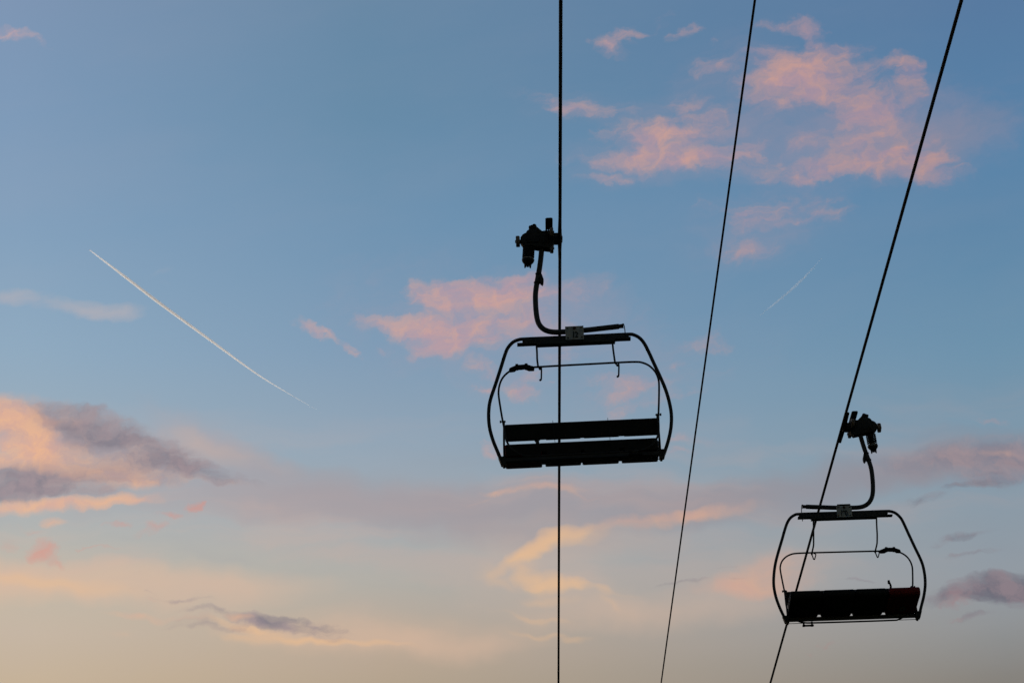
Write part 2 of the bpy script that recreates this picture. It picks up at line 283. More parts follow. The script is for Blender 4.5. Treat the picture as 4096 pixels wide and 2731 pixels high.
# faint unevenness of the thin high haze
c = w.mix(w.math('MULTIPLY', w.maprange(f_thin, 0.42, 0.75), 0.07), c, srgb(176, 168, 178))
c = over(c, 'veil', uv_soft, f_soft, 0.7, 0.00, 0.90, 0.70, w.mix(side, srgb(182, 164, 164), srgb(144, 134, 142)))
c = over(c, 'haze', uv_soft, f_soft, 0.6, 0.00, 1.20, 0.75, srgb(223, 186, 160))
# long peach streaks low in the sky
low = w.math('MULTIPLY', w.maprange(dz, 0.300, 0.340), w.maprange(dz, 0.395, 0.345))
c = w.mix(w.math('MULTIPLY', w.math('MULTIPLY', w.maprange(f_cirrus, 0.44, 0.68), low), w.math('MULTIPLY_ADD', side, -0.12, 0.32)), c, w.mix(side, srgb(222, 182, 164), srgb(188, 160, 154)))
c = w.mix(w.math('MULTIPLY', w.math('MULTIPLY', w.maprange(f_cirrus, 0.48, 0.28), low), 0.22), c, w.mix(side, srgb(158, 160, 168), srgb(134, 142, 154)))
c = over(c, 'amber', uv_soft, w.math('MULTIPLY_ADD', f_soft, 0.6, w.math('MULTIPLY', f_streak, 0.4)), 1.1, 0.00, 1.30, 0.95, srgb(238, 190, 142))
c = over(c, 'wisp', uv_streak, streakn, 1.6, 0.00, 1.15, 0.72, srgb(188, 178, 180))
c = over(c, 'blush', uv_lump, lumpn, 1.7, 0.00, 1.15, 0.45, w.mix(side, srgb(188, 164, 172), srgb(168, 146, 158)))
c = over(c, 'pink', uv_lump, lumpn, 3.3, 0.06, 1.30, 1.0, w.mix(side, w.mix(shade, srgb(200, 164, 168), srgb(216, 174, 162)), w.mix(shade, srgb(170, 142, 156), srgb(192, 150, 144))))
c = over(c, 'bank', uv_streak, streakn, 1.2, 0.02, 0.95, 0.88, w.mix(side, w.mix(shade, srgb(176, 154, 156), srgb(208, 172, 154)), w.mix(shade, srgb(128, 124, 138), srgb(156, 138, 144))))
c = over(c, 'mauve', uv_streak, streakn, 2.8, 0.10, 1.12, 0.95, w.mix(side, w.mix(shade, srgb(132, 127, 138), srgb(158, 143, 150)), w.mix(shade, srgb(104, 103, 116), srgb(138, 124, 132))))
c = over(c, 'glow', uv_streak, w.math('MULTIPLY_ADD', f_soft, 0.5, w.math('MULTIPLY', streakn, 0.5)), 1.5, 0.04, 1.15, 0.96, w.mix(side, w.mix(shade, srgb(226, 174, 152), srgb(242, 186, 144)), srgb(206, 164, 146)))
c = over(c, 'rose', uv_lump, lumpn, 2.4, 0.05, 1.25, 0.92, w.mix(side, srgb(218, 154, 140), srgb(160, 120, 124)))
sky_col = w.mix(front, base, c)
bg = w.new('ShaderNodeBackground')
w.l.new(sky_col, bg.inputs['Color'])
bg.inputs['Strength'].default_value = 1.0
out = w.new('ShaderNodeOutputWorld')
w.l.new(bg.outputs[0], out.inputs[0])

# ---------------------------------------------------------------- sun, low behind the sunset side
sun_d = bpy.data.lights.new('sun', 'SUN')
sun_d.energy = 2.6
sun_d.angle = R(0.5)
sun_d.color = (1.0, 0.88, 0.74)
sun = bpy.data.objects.new('sun', sun_d)
COL.objects.link(sun)
_sd = Vector((math.sin(R(SUN_AZ)) * math.cos(R(SUN_EL)), math.cos(R(SUN_AZ)) * math.cos(R(SUN_EL)), math.sin(R(SUN_EL))))
sun.rotation_euler = _sd.to_track_quat('Z', 'Y').to_euler()

# ---------------------------------------------------------------- materials
MATS = {}
def paint(name, col, rough=0.6, metal=0.0, var=0.25, scale=14.0, spec=0.25, bump=0.0):
    m = bpy.data.materials.new(name); m.use_nodes = True
    t = NT(m.node_tree)
    tcn = t.new('ShaderNodeTexCoord')
    nz = t.noise(tcn.outputs['Object'], scale, 5.0, 0.6)
    c2 = tuple(x * (1 - var) for x in col[:3]) + (1,)
    c3 = tuple(min(1, x * (1 + var)) for x in col[:3]) + (1,)
    cc = t.mix(t.maprange(nz, 0.3, 0.7), c2, c3)
    b = t.new('ShaderNodeBsdfPrincipled')
    t.l.new(cc, b.inputs['Base Color'])
    t.put(b.inputs['Roughness'], t.maprange(nz, 0.3, 0.7, rough - 0.08, min(1, rough + 0.08)))
    b.inputs['Metallic'].default_value = metal
    b.inputs['Specular IOR Level'].default_value = spec
    if bump:
        bn = t.new('ShaderNodeBump'); bn.inputs['Strength'].default_value = bump; bn.inputs['Distance'].default_value = 0.002
        t.l.new(t.noise(tcn.outputs['Object'], 220.0, 3.0), bn.inputs['Height'])
        t.l.new(bn.outputs[0], b.inputs['Normal'])
    o = t.new('ShaderNodeOutputMaterial'); t.l.new(b.outputs[0], o.inputs[0])
    MATS[name] = m
    return m
paint('frame_steel', (0.020, 0.020, 0.023), 0.62, 0.0, 0.3, 9.0)
paint('galvanised', (0.032, 0.032, 0.037), 0.60, 0.0, 0.3, 12.0)
paint('seat_vinyl', (0.010, 0.010, 0.011), 0.75, 0.0, 0.3, 20.0, spec=0.15, bump=0.3)
paint('red_vinyl', (0.13, 0.008, 0.008), 0.72, 0.0, 0.25, 20.0, spec=0.15, bump=0.3)
paint('underside', (0.014, 0.014, 0.014), 0.85, 0.0, 0.3, 10.0, spec=0.1)
paint('rubber', (0.010, 0.010, 0.010), 0.85, 0.0, 0.2, 20.0, spec=0.1)
paint('grip_iron', (0.012, 0.012, 0.013), 0.62, 0.0, 0.35, 25.0)
paint('roller_plastic', (0.16, 0.115, 0.095), 0.55, 0.0, 0.25, 25.0)
paint('bright_washer', (0.26, 0.23, 0.20), 0.45, 0.0, 0.3, 30.0)
paint('plate_white', (0.30, 0.30, 0.315), 0.6, 0.0, 0.22, 16.0)
paint('plate_black', (0.012, 0.012, 0.012), 0.6, 0.0, 0.1, 10.0)
paint('bolt_rust', (0.045, 0.026, 0.018), 0.8, 0.0, 0.3, 60.0)
paint('badge_grey', (0.10, 0.12, 0.11), 0.8, 0.0, 0.3, 30.0)
paint('rope_steel', (0.016, 0.015, 0.015), 0.6, 0.0, 0.3, 40.0)
paint('cable_black', (0.018, 0.018, 0.019), 0.7, 0.0, 0.2, 30.0)
paint('sun_block_green', (0.020, 0.026, 0.014), 0.95, 0.0, 0.4, 0.01, spec=0.05)  # dark cover of the added ridge that blocks the sun
paint('meadow', (0.035, 0.045, 0.018), 0.95, 0.0, 0.4, 0.4, spec=0.05)

# ---------------------------------------------------------------- mesh helpers
def spline(pts, sub=6):
    P = [Vector(p) for p in pts]
    if len(P) < 3: return P
    out = []
    for i in range(len(P) - 1):
        p0 = P[i - 1] if i > 0 else P[i] * 2 - P[i + 1]
        p1, p2 = P[i], P[i + 1]
        p3 = P[i + 2] if i + 2 < len(P) else P[i + 1] * 2 - P[i]
        for k in range(sub):
            t = k / sub
            out.append(0.5 * ((2 * p1) + (p2 - p0) * t + (2 * p0 - 5 * p1 + 4 * p2 - p3) * t * t + (3 * p1 - p0 - 3 * p2 + p3) * t ** 3))
    out.append(P[-1])
    return out
def add_tube(bm, pts, rad, seg=16, cap=True, closed=False):
    P = [Vector(p) for p in pts]
    n = len(P)
    rs = rad if isinstance(rad, (list, tuple)) else [rad] * n
    rings = []
    tprev = None; nrm = None
    for i in range(n):
        if closed: t = (P[(i + 1) % n] - P[i - 1]).normalized()
        elif i == 0: t = (P[1] - P[0]).normalized()
        elif i == n - 1: t = (P[-1] - P[-2]).normalized()
        else: t = ((P[i + 1] - P[i]).normalized() + (P[i] - P[i - 1]).normalized()).normalized()
        if nrm is None:
            a = Vector((0, 1, 0)) if abs(t.y) < 0.9 else Vector((1, 0, 0))
            nrm = (a - t * a.dot(t)).normalized()
        else:
            nrm = (nrm - t * nrm.dot(t)).normalized()
        b = t.cross(nrm)
        rings.append([bm.verts.new(P[i] + (nrm * math.cos(2 * math.pi * k / seg) + b * math.sin(2 * math.pi * k / seg)) * rs[i]) for k in range(seg)])
    m = n if closed else n - 1
    for i in range(m):
        A, B = rings[i], rings[(i + 1) % n]
        for k in range(seg):
            f = bm.faces.new((A[k], A[(k + 1) % seg], B[(k + 1) % seg], B[k])); f.smooth = True
    if cap and not closed:
        bm.faces.new(list(reversed(rings[0]))); bm.faces.new(rings[-1])
def add_box(bm, x0, x1, y0, y1, z0, z1, bev=0.0):
    r = bmesh.ops.create_cube(bm, size=1.0)
    vs = r['verts']
    for q in vs:
        q.co = Vector(((x0 + x1) / 2 + q.co.x * (x1 - x0), (y0 + y1) / 2 + q.co.y * (y1 - y0), (z0 + z1) / 2 + q.co.z * (z1 - z0)))
    if bev:
        es = list({e for q in vs for e in q.link_edges})
        bmesh.ops.bevel(bm, geom=es, offset=bev, segments=3, affect='EDGES', profile=0.6)
def add_prism(bm, poly, y0, y1, bev=0.0):
    """polygon in x-z pulled along y"""
    a = [bm.verts.new((x, y0, z)) for x, z in poly]
    b = [bm.verts.new((x, y1, z)) for x, z in poly]
    n = len(poly)
    fs = [bm.faces.new(a), bm.faces.new(list(reversed(b)))]
    for i in range(n):
        fs.append(bm.faces.new((a[(i + 1) % n], a[i], b[i], b[(i + 1) % n])))
    bmesh.ops.recalc_face_normals(bm, faces=fs)
    if bev:
        es = list({e for f in fs[:2] for e in f.edges})
        bmesh.ops.bevel(bm, geom=es, offset=bev, segments=2, affect='EDGES', profile=0.6)
def add_cyl(bm, p0, p1, r, seg=24, bev=0.0):
    p0, p1 = Vector(p0), Vector(p1)
    if bev:
        d = (p1 - p0).normalized()
        add_tube(bm, [p0, p0 + d * bev * 0.3, p0 + d * bev, p1 - d * bev, p1 - d * bev * 0.3, p1], [r - bev, r - bev * 0.3, r, r, r - bev * 0.3, r - bev], seg)
    else:
        add_tube(bm, [p0, p1], r, seg)
def add_ball(bm, c, r, sx=1, sy=1, sz=1):
    res = bmesh.ops.create_uvsphere(bm, u_segments=20, v_segments=12, radius=1.0)
    for q in res['verts']:
        q.co = Vector((c[0] + q.co.x * r * sx, c[1] + q.co.y * r * sy, c[2] + q.co.z * r * sz))
    for f in {f for q in res['verts'] for f in q.link_faces}: f.smooth = True
def obj(name, bm, mat, parent=None, sharp=40):
    me = bpy.data.meshes.new(name)
    bmesh.ops.recalc_face_normals(bm, faces=bm.faces[:])
    bm.to_mesh(me); bm.free()
    me.materials.append(MATS[mat])
    o = bpy.data.objects.new(name, me)
    COL.objects.link(o)
    if parent is not None: o.parent = parent
    return o
def B(): return bmesh.new()
def tag(o, label=None, cat=None, group=None, kind=None):
    for k, val in (('label', label), ('category', cat), ('group', group), ('kind', kind)):
        if val: o[k] = val

# ---------------------------------------------------------------- the chair
#  local frame: origin in the middle of the seat crossbar, +Y = the way the sitters face, Z up
def make_chair():
    root = bpy.data.objects.new('chairlift_chair', None)
    COL.objects.link(root)
    root.empty_display_size = 0.3

    # --- big bail frame: one bent tube from bar end to bar end
    pts = [(-1.012,0,0.020), (-1.057,0,0.154), (-1.105,0,0.298), (-1.140,0,0.455), (-1.150,0,0.611), (-1.138,0,0.767), (-1.108,0,0.890), (-1.046,0,1.064),
           (-0.970,0,1.285), (-0.903,0,1.485), (-0.862,0,1.570), (-0.797,0,1.638), (-0.723,0,1.668), (-0.650,0,1.673), (-0.3,0,1.673), (0.01,0,1.673), (0.35,0,1.674), (0.67,0,1.674),
           (0.742,0,1.663), (0.813,0,1.617), (0.870,0,1.535), (0.922,0,1.405), (0.966,0,1.277), (1.043,0,1.060), (1.094,0,0.900), (1.130,0,0.730), (1.147,0,0.550),
           (1.130,0,0.370), (1.084,0,0.193), (1.020,0,0.020)]
    b = B(); add_tube(b, spline(pts, 5), 0.0225, 18)
    frame = obj('bail_frame', b, 'frame_steel', root)
    # --- beam under the top of the bail
    b = B()
    add_prism(b, [(-0.665,1.650), (-0.665,1.612), (-0.560,1.604), (-0.480,1.580), (0.470,1.580), (0.545,1.602), (0.640,1.606), (0.640,1.650)], -0.035, 0.035, 0.004)
    add_box(b, -0.748, -0.50, -0.042, 0.042, 1.588, 1.607, 0.003)
    add_box(b, 0.50, 0.700, -0.042, 0.042, 1.598, 1.624, 0.003)
    add_box(b, -0.5, 0.5, -0.050, 0.050, 1.566, 1.5795, 0.003)
    add_tube(b, [(-0.68,0,1.655), (0.68,0,1.655)], 0.030, 16)
    beam = obj('top_beam', b, 'frame_steel', root)

    # --- hanger tube
    hp = [(-0.366,0.0,2.985), (-0.376,0.008,2.910), (-0.392,0.025,2.800), (-0.411,0.04,2.691), (-0.430,0.055,2.600), (-0.455,0.07,2.488), (-0.472,0.078,2.400), (-0.483,0.082,2.310),
          (-0.486,0.080,2.190), (-0.484,0.072,2.082), (-0.474,0.058,1.965), (-0.450,0.04,1.880), (-0.404,0.022,1.812), (-0.339,0.008,1.770), (-0.267,0.002,1.752), (-0.182,0,1.748),
          (-0.010,0,1.752), (0.186,0,1.762), (0.345,0,1.774), (0.560,0,1.790)]
    b = B(); add_tube(b, spline(hp, 5), 0.0345, 22)
    add_tube(b, [(0.560,0,1.790), (0.608,0,1.7935)], 0.027, 22)
    hang = obj('hanger_tube', b, 'galvanised', root)
    b = B()
    add_cyl(b, (0.608,0,1.7935), (0.618,0,1.794), 0.033, 22)
    add_tube(b, spline([(0.622,0,1.826), (0.630,-0.005,1.78), (0.634,-0.012,1.72), (0.632,-0.03,1.66), (0.628,-0.036,1.57)], 5), 0.006, 8)
    obj('end_cap', b, 'grip_iron', hang)
    # collar with its little junction box
    b = B()
    def ring(c, d, r, h):
        c = Vector(c); d = Vector(d).normalized()
        add_tube(b, [c - d * h, c + d * h], r, 22)
    ring((-0.4290,0.055,2.606), (0.20,-0.15,1), 0.042, 0.007)
    ring((-0.4545,0.070,2.490), (0.20,-0.12,1), 0.042, 0.007)
    add_prism(b, [(-0.400,2.605), (-0.386,2.595), (-0.366,2.520), (-0.372,2.468), (-0.405,2.462), (-0.424,2.500)], 0.03, 0.095, 0.004)
    add_box(b, -0.395, -0.378, 0.045, 0.08, 2.446, 2.466)
    obj('hanger_collar', b, 'grip_iron', hang)

    # --- bracket that carries the beam on the hanger
    b = B()
    add_box(b, -0.115, 0.09, -0.0515, 0.0515, 1.585, 1.795, 0.006)
    br = obj('hanger_bracket', b, 'grip_iron', root)

    # --- seat crossbar with end plates
    b = B()
    add_box(b, -0.985, 0.985, -0.081, -0.021, -0.018, 0.033, 0.005)
    cross = obj('seat_crossbar', b, 'frame_steel', root)
    for s in (-1, 1):
        b = B()
        q = [(s*0.955,0.056), (s*1.050,0.056), (s*1.018,-0.046), (s*1.000,-0.050), (s*0.992,-0.070), (s*0.968,-0.066), (s*0.955,-0.046)]
        add_prism(b, q if s > 0 else list(reversed(q)), -0.084, 0.030, 0.005)
        for z in (0.03, -0.02):
            for y in (-0.092, 0.038):
                add_cyl(b, (s*1.010, -0.082 if y < 0 else 0.028, z), (s*1.010, y, z), 0.011, 10)
        add_cyl(b, (s*0.962, -0.03, 0.056), (s*0.962, -0.03, 0.095), 0.014, 10)
        obj('end_plate', b, 'grip_iron', cross)
    b = B(); add_tube(b, [(-0.99,-0.03,-0.058), (0.99,-0.03,-0.058)], 0.005, 8)
    obj('brace_wire', b, 'grip_iron', cross)

    # --- seat pan and its four cushions
    b = B()
    vs = []
    for (y, zb, zt) in ((-0.105, 0.088, 0.198), (0.56, 0.166, 0.205)):
        xr = 0.925 if y < 0 else 0.955
        for x in (-0.945, xr):
            vs.append((b.verts.new((x, y, zb)), b.verts.new((x, y, zt))))
    (a0,a1),(b0,b1),(c0,c1),(d0,d1) = vs
    for f in ((a0,b0,d0,c0), (a1,c1,d1,b1), (a0,a1,b1,b0), (c0,d0,d1,c1), (a0,c0,c1,a1), (b0,b1,d1,d0)): b.faces.new(f)
    for x0, x1 in ((-0.955,-0.512), (-0.446,-0.018), (0.026,0.462), (0.526,0.935)):
        add_box(b, x0, x1, -0.109, -0.1045, 0.046, 0.150, 0.0015)      # rear channel under each cushion
    pan = obj('seat_pan', b, 'underside', root)
    for (x0, x1, m, drop) in ((-0.962,-0.500,'red_vinyl',0.006), (-0.458,-0.006,'seat_vinyl',0.0), (0.013,0.473,'seat_vinyl',0.0), (0.513,0.970,'seat_vinyl',0.0)):
        b = B()
        # side profile of the cushion (y, z): soft front nose, thin back
        prof = [(-0.100,0.088), (-0.088,0.056), (-0.055,0.042), (0.02,0.052), (0.10,0.070), (0.35,0.104), (0.52,0.128-drop), (0.580,0.142-drop), (0.603,0.165-drop), (0.610,0.200), (0.603,0.232), (0.578,0.252), (0.52,0.262), (0.30,0.250), (0.05,0.222), (-0.100,0.197)]
        xs = [(x0, 0.018), (x0 + 0.006, 0.006), (x0 + 0.020, 0.0), (x1 - 0.020, 0.0), (x1 - 0.006, 0.006), (x1, 0.018)]
        yc = sum(p[0] for p in prof) / len(prof); zc = sum(p[1] for p in prof) / len(prof)
        rings = []
        for x, ins in xs:
            xx = x if x > 0.9 or x < 0.9 else x
            ring_ = []
            for (y, z) in prof:
                sy = 1 - ins / 0.35; sz = 1 - ins / 0.09
                ring_.append(b.verts.new((xx if y > -0.05 or abs(x) < 0.9 else (xx - 0.03 if xx > 0 else xx), yc + (y - yc) * sy, zc + (z - zc) * sz)))
            rings.append(ring_)
        n = len(prof)
        for i in range(len(rings) - 1):
            for k in range(n):
                f = b.faces.new((rings[i][k], rings[i][(k + 1) % n], rings[i + 1][(k + 1) % n], rings[i + 1][k])); f.smooth = True
        b.faces.new(rings[0]); b.faces.new(list(reversed(rings[-1])))
        cu = obj('seat_cushion', b, m, root)
        if m == 'red_vinyl':
            cu['label'] = 'dark red end cushion with a faint round badge underneath'
            bb = B()
            # round badge, a ring and a dot lying on the slanted underside
            cx, cy = -0.742, 0.115
            zz = lambda y: 0.070 + (y - 0.10) * 0.136 - 0.0045
            N = 36
            def annulus(r0, r1):
                A = [bb.verts.new((cx + r0 * math.cos(2*math.pi*k/N), cy + 1.9*r0 * math.sin(2*math.pi*k/N), zz(cy + 1.9*r0 * math.sin(2*math.pi*k/N)))) for k in range(N)]
                C2 = [bb.verts.new((cx + r1 * math.cos(2*math.pi*k/N), cy + 1.9*r1 * math.sin(2*math.pi*k/N), zz(cy + 1.9*r1 * math.sin(2*math.pi*k/N)))) for k in range(N)]
                for k in range(N): bb.faces.new((A[k], A[(k+1)%N], C2[(k+1)%N], C2[k]))
            annulus(0.016, 0.045)
            obj('round_badge', bb, 'badge_grey', cu)
    # --- backrest: four pads on a board
    b = B()
    def slab(x0, x1, z0, z1, t0, t1, yo=0.0):
        # leaning slab: y = -0.085 at z .255, -0.12 at z .461
        yy = lambda z: -0.085 - (z - 0.255) * 0.17 + yo
        q = [b.verts.new((x, yy(z) + t, z)) for x in (x0, x1) for z in (z0, z1) for t in (t0, t1)]
        i = [(0,1,3,2), (4,6,7,5), (0,4,5,1), (2,3,7,6), (0,2,6,4), (1,5,7,3)]
        fs = [b.faces.new([q[k] for k in f]) for f in i]
        bmesh.ops.bevel(b, geom=list({e for f in fs for e in f.edges}), offset=0.008, segments=2, affect='EDGES')
    slab(-0.950, 0.957, 0.248, 0.456, -0.012, 0.0)
    back = obj('backrest', b, 'underside', root)
    for (x0, x1) in ((-0.953,-0.510), (-0.450,-0.006), (0.024,0.474), (0.528,0.960)):
        b = B(); slab(x0, x1, 0.256, 0.463, 0.002, 0.044)
        obj('backrest_pad', b, 'seat_vinyl', back)
    for x in (-0.80, -0.62, -0.2, 0.25, 0.62, 0.86):
        for z in (0.285, 0.43):
            b = B()
            y = -0.085 - (z - 0.255) * 0.17 - 0.012
            add_cyl(b, (x, y + 0.002, z), (x, y - 0.006, z), 0.007, 8)
            obj('rivet', b, 'bolt_rust', back)
    # --- stalk between the end seat and its neighbour: seat to backrest and up
    b = B()
    add_tube(b, [(-0.545,-0.075,0.14), (-0.545,-0.085,0.30)], 0.015, 10)
    obj('back_post', b, 'frame_steel', root)
    b = B()
    add_tube(b, spline([(-0.552,0.00,0.190), (-0.556,0.10,0.285), (-0.578,0.165,0.355), (-0.590,0.20,0.395), (-0.574,0.232,0.437), (-0.560,0.245,0.452)], 4), 0.016, 10)
    add_box(b, -0.575, -0.543, 0.225, 0.262, 0.428, 0.480, 0.004)
    obj('seat_divider', b, 'rubber', root)
    for (x, xb) in ((-0.352, -0.338), (0.345, 0.350)):
        b = B(); add_tube(b, [(xb - 0.012, -0.135, 0.482), (xb, -0.115, 0.30), (xb + 0.004, -0.11, 0.17)], 0.0032, 6)
        obj('tie_wire', b, 'cable_black', root)

    # --- restraint bar with footrest: one closed loop, swung up
    def yb(z): return -0.200 + (z - 0.0) * 0.105 if z < 0.49 else -0.148 - (z - 0.49) * 0.254
    L = [(-0.955,0.360), (-0.965,0.430), (-0.983,0.560), (-1.000,0.700), (-1.010,0.800), (-1.010,0.862), (-0.996,0.935), (-0.963,1.010), (-0.912,1.068), (-0.850,1.108), (-0.766,1.132), (-0.600,1.140),
         (-0.213,1.146), (0.147,1.149), (0.508,1.152), (0.726,1.150), (0.812,1.136), (0.895,1.094), (0.963,1.020), (0.998,0.930), (1.003,0.840), (0.990,0.650), (0.974,0.470), (0.968,0.340),
         (0.962,0.260), (0.940,0.178), (0.888,0.096), (0.806,0.034), (0.712,0.004), (0.566,-0.004), (-0.03,-0.007), (-0.601,-0.006), (-0.715,0.002), (-0.826,0.060), (-0.906,0.150), (-0.944,0.250)]
    P = [Vector((x, yb(z), z)) for x, z in L]
    cl = spline([P[-1]] + P + [P[0], P[1]], 5)[5:-6]
    b = B(); add_tube(b, cl, 0.0128, 14, closed=True)
    bar = obj('restraint_bar', b, 'frame_steel', root)
    # grip handle on the raised bar
    b = B()
    yh = -0.303
    add_prism(b, [(-0.868,1.112), (-0.866,1.131), (-0.854,1.146), (-0.790,1.172), (-0.776,1.180), (-0.640,1.184), (-0.627,1.177), (-0.588,1.162), (-0.552,1.150), (-0.546,1.138), (-0.550,1.106), (-0.560,1.101),
                  (-0.618,1.102), (-0.650,1.118), (-0.670,1.128), (-0.714,1.124), (-0.754,1.126), (-0.775,1.118), (-0.800,1.100), (-0.855,1.096)], yh - 0.022, yh + 0.026, 0.006)
    add_box(b, -0.785, -0.748, yh - 0.034, yh + 0.032, 1.122, 1.189, 0.006)
    add_box(b, -0.668, -0.630, yh - 0.034, yh + 0.032, 1.124, 1.191, 0.006)
    obj('grip_handle', b, 'rubber', bar)
    # foot pad bracket under the footrest
    b = B()
    for x in (0.594, 0.718):
        add_cyl(b, (x - 0.013, -0.2005, -0.003), (x + 0.013, -0.2005, -0.003), 0.020, 14)
        add_box(b, x - 0.008, x + 0.008, -0.212, -0.188, -0.040, -0.008, 0.002)
    add_box(b, 0.568, 0.736, -0.222, -0.178, -0.055, -0.036, 0.004)
    add_box(b, 0.576, 0.612, -0.226, -0.174, -0.058, -0.032, 0.004)
    add_box(b, 0.700, 0.738, -0.226, -0.174, -0.058, -0.032, 0.004)
    obj('foot_pad', b, 'rubber', bar)
    # side arms: crossbar end up to the pivots
    for s in (-1, 1):
        b = B()
        add_tube(b, spline([(s*0.975,0.010,0.040), (s*0.973,-0.035,0.16), (s*0.968,-0.090,0.30), (s*0.962,-0.130,0.42), (s*0.960,-0.142,0.505)], 4), 0.0135, 12)
        arm = obj('side_arm', b, 'frame_steel', root)
        b = B()
        add_cyl(b, (s*0.936,-0.146,0.492), (s*1.012,-0.146,0.492), 0.008, 10)
        add_cyl(b, (s*0.994,-0.146,0.492), (s*1.012,-0.146,0.492), 0.017, 12)
        add_cyl(b, (s*0.944,-0.146,0.492), (s*0.952,-0.146,0.492), 0.014, 12)
        obj('pivot_bolt', b, 'grip_iron', arm)
    # bar supports hanging from the beam, each with a wire hook
    for (xt, xm, xe, xo) in ((-0.503,-0.500,-0.478,-0.030), (0.466,0.474,0.496,0.030)):
        b = B()
        add_tube(b, spline([(xt,0.0,1.585), (xt*0.999+0.001,-0.05,1.46), (xm-0.004,-0.10,1.345), (xm,-0.145,1.245), (xm+0.004,-0.175,1.205), (xe-0.004,-0.255,1.150), (xe,-0.292,1.128)], 5), 0.0125, 12)
        add_ball(b, (xe, -0.298, 1.122), 0.0165)
        sup = obj('bar_support', b, 'frame_steel', root)
    # --- detachable grip on the rope
    b = B()
    add_prism(b, [(-0.612,2.990), (-0.640,3.035), (-0.640,3.090), (-0.612,3.130), (-0.577,3.150), (-0.500,3.160), (-0.371,3.165), (-0.314,3.172), (-0.222,3.172), (-0.205,3.130),
                  (-0.205,3.02), (-0.222,2.965), (-0.264,2.915), (-0.337,2.930), (-0.417,2.940), (-0.480,2.955), (-0.575,2.962)], -0.070, 0.070, 0.012)
    add_box(b, -0.56, -0.40, -0.088, 0.088, 3.00, 3.10, 0.012)
    add_box(b, -0.36, -0.26, -0.082, 0.082, 2.985, 3.13, 0.012)
    for y in (-1, 1):
        add_cyl(b, (-0.53, y*0.075, 3.055), (-0.53, y*0.098, 3.055), 0.032, 20, 0.005)
        add_cyl(b, (-0.31, y*0.075, 3.085), (-0.31, y*0.094, 3.085), 0.012, 10)
    grip = obj('grip_body', b, 'grip_iron', root)
    b = B()   # hub dome and lever with its two knobs
    add_cyl(b, (-0.500,-0.055,3.145), (-0.500,0.055,3.145), 0.068, 28, 0.014)
    add_prism(b, [(-0.515,3.18), (-0.515,3.262), (-0.490,3.285), (-0.440,3.285), (-0.420,3.255), (-0.350,3.185), (-0.345,3.165), (-0.50,3.16)], -0.022, 0.022, 0.006)
    add_cyl(b, (-0.454,-0.034,3.262), (-0.454,0.034,3.262), 0.030, 18, 0.005)
    add_cyl(b, (-0.505,-0.030,3.252), (-0.505,0.030,3.252), 0.022, 18, 0.005)
    obj('grip_lever', b, 'grip_iron', grip)
    # jaw clamped round the rope with two long tongues
    b = B()
    add_prism(b, [(-0.215,3.015), (-0.160,3.012), (-0.118,3.020), (-0.098,3.045), (-0.094,3.072), (-0.100,3.102), (-0.120,3.126), (-0.160,3.134), (-0.215,3.134)], -0.062, 0.062, 0.010)
    for s in (-1, 1):
        add_tube(b, [(-0.131,s*0.055,3.070), (-0.131,s*0.22,3.070), (-0.131,s*0.60,3.069)], [0.0285, 0.0255, 0.0190], 16)
    obj('rope_jaw', b, 'grip_iron', grip)
    # guide plate with slots (seen from below)
    b = B()
    for (x0, x1) in ((-0.312,-0.290), (-0.240,-0.218)):
        add_box(b, x0, x1, -0.385, 0.385, 3.160, 3.186, 0.003)
    ys = [-0.400, -0.352, -0.340, -0.262, -0.252, -0.205, -0.195, -0.10, 0.10, 0.195, 0.205, 0.252, 0.262, 0.340, 0.352, 0.400]
    for k in range(0, len(ys) - 1, 2):
        add_box(b, -0.2905, -0.2395, ys[k], ys[k + 1], 3.163, 3.183)
    add_box(b, -0.300, -0.230, -0.400, -0.380, 3.161, 3.185, 0.003)
    add_box(b, -0.300, -0.230, 0.380, 0.400, 3.161, 3.185, 0.003)
    obj('guide_plate', b, 'grip_iron', grip)
    # running rollers
    def roller(c, r, hw):
        b = B()
        c = Vector(c); ax = Vector((1, 0, 0))
        add_cyl(b, c - ax * hw, c + ax * hw, r, 32, 0.010)
        o_ = obj('roller', b, 'roller_plastic', grip)
        b = B(); add_cyl(b, c - ax * (hw + 0.010), c + ax * (hw + 0.012), r * 0.28, 14)
        obj('roller_hub', b, 'grip_iron', o_)
    roller((-0.676, -0.012, 3.055), 0.074, 0.026)
    roller((-0.238, -0.235, 3.055), 0.066, 0.023)
    roller((-0.238, 0.235, 3.055), 0.066, 0.023)
    b = B()
    add_box(b, -0.650, -0.615, -0.03, 0.03, 3.035, 3.075, 0.004)
    obj('roller_axle', b, 'grip_iron', grip)
    b = B()
    add_box(b, -0.285, -0.266, -0.27, 0.27, 3.025, 3.085, 0.004)
    obj('roller_bracket', b, 'grip_iron', grip)
    # spring pack hanging below
    A = Vector((-0.535, -0.03, 2.985)); Z = Vector((-0.556, -0.045, 2.765)); ax = (Z - A).normalized()
    e1 = ax.cross(Vector((0, 1, 0))).normalized(); e2 = ax.cross(e1)
    b = B()
    N = 150; turns = 5.5
    add_tube(b, [A + (Z - A) * (0.12 + 0.72 * k / N) + (e1 * math.cos(2*math.pi*turns*k/N) + e2 * math.sin(2*math.pi*turns*k/N)) * 0.069 for k in range(N + 1)], 0.0105, 8)
    sp = obj('spring', b, 'grip_iron', grip)
    b = B()
    add_tube(b, [A, A + ax * 0.20], 0.040, 16)
    obj('spring_core', b, 'grip_iron', sp)
    b = B()
    add_tube(b, [Z - ax * 0.045, Z - ax * 0.030], 0.046, 24)
    add_tube(b, [Z - ax * 0.012, Z - ax * 0.004, Z + ax * 0.004], [0.077, 0.0825, 0.077], 28)
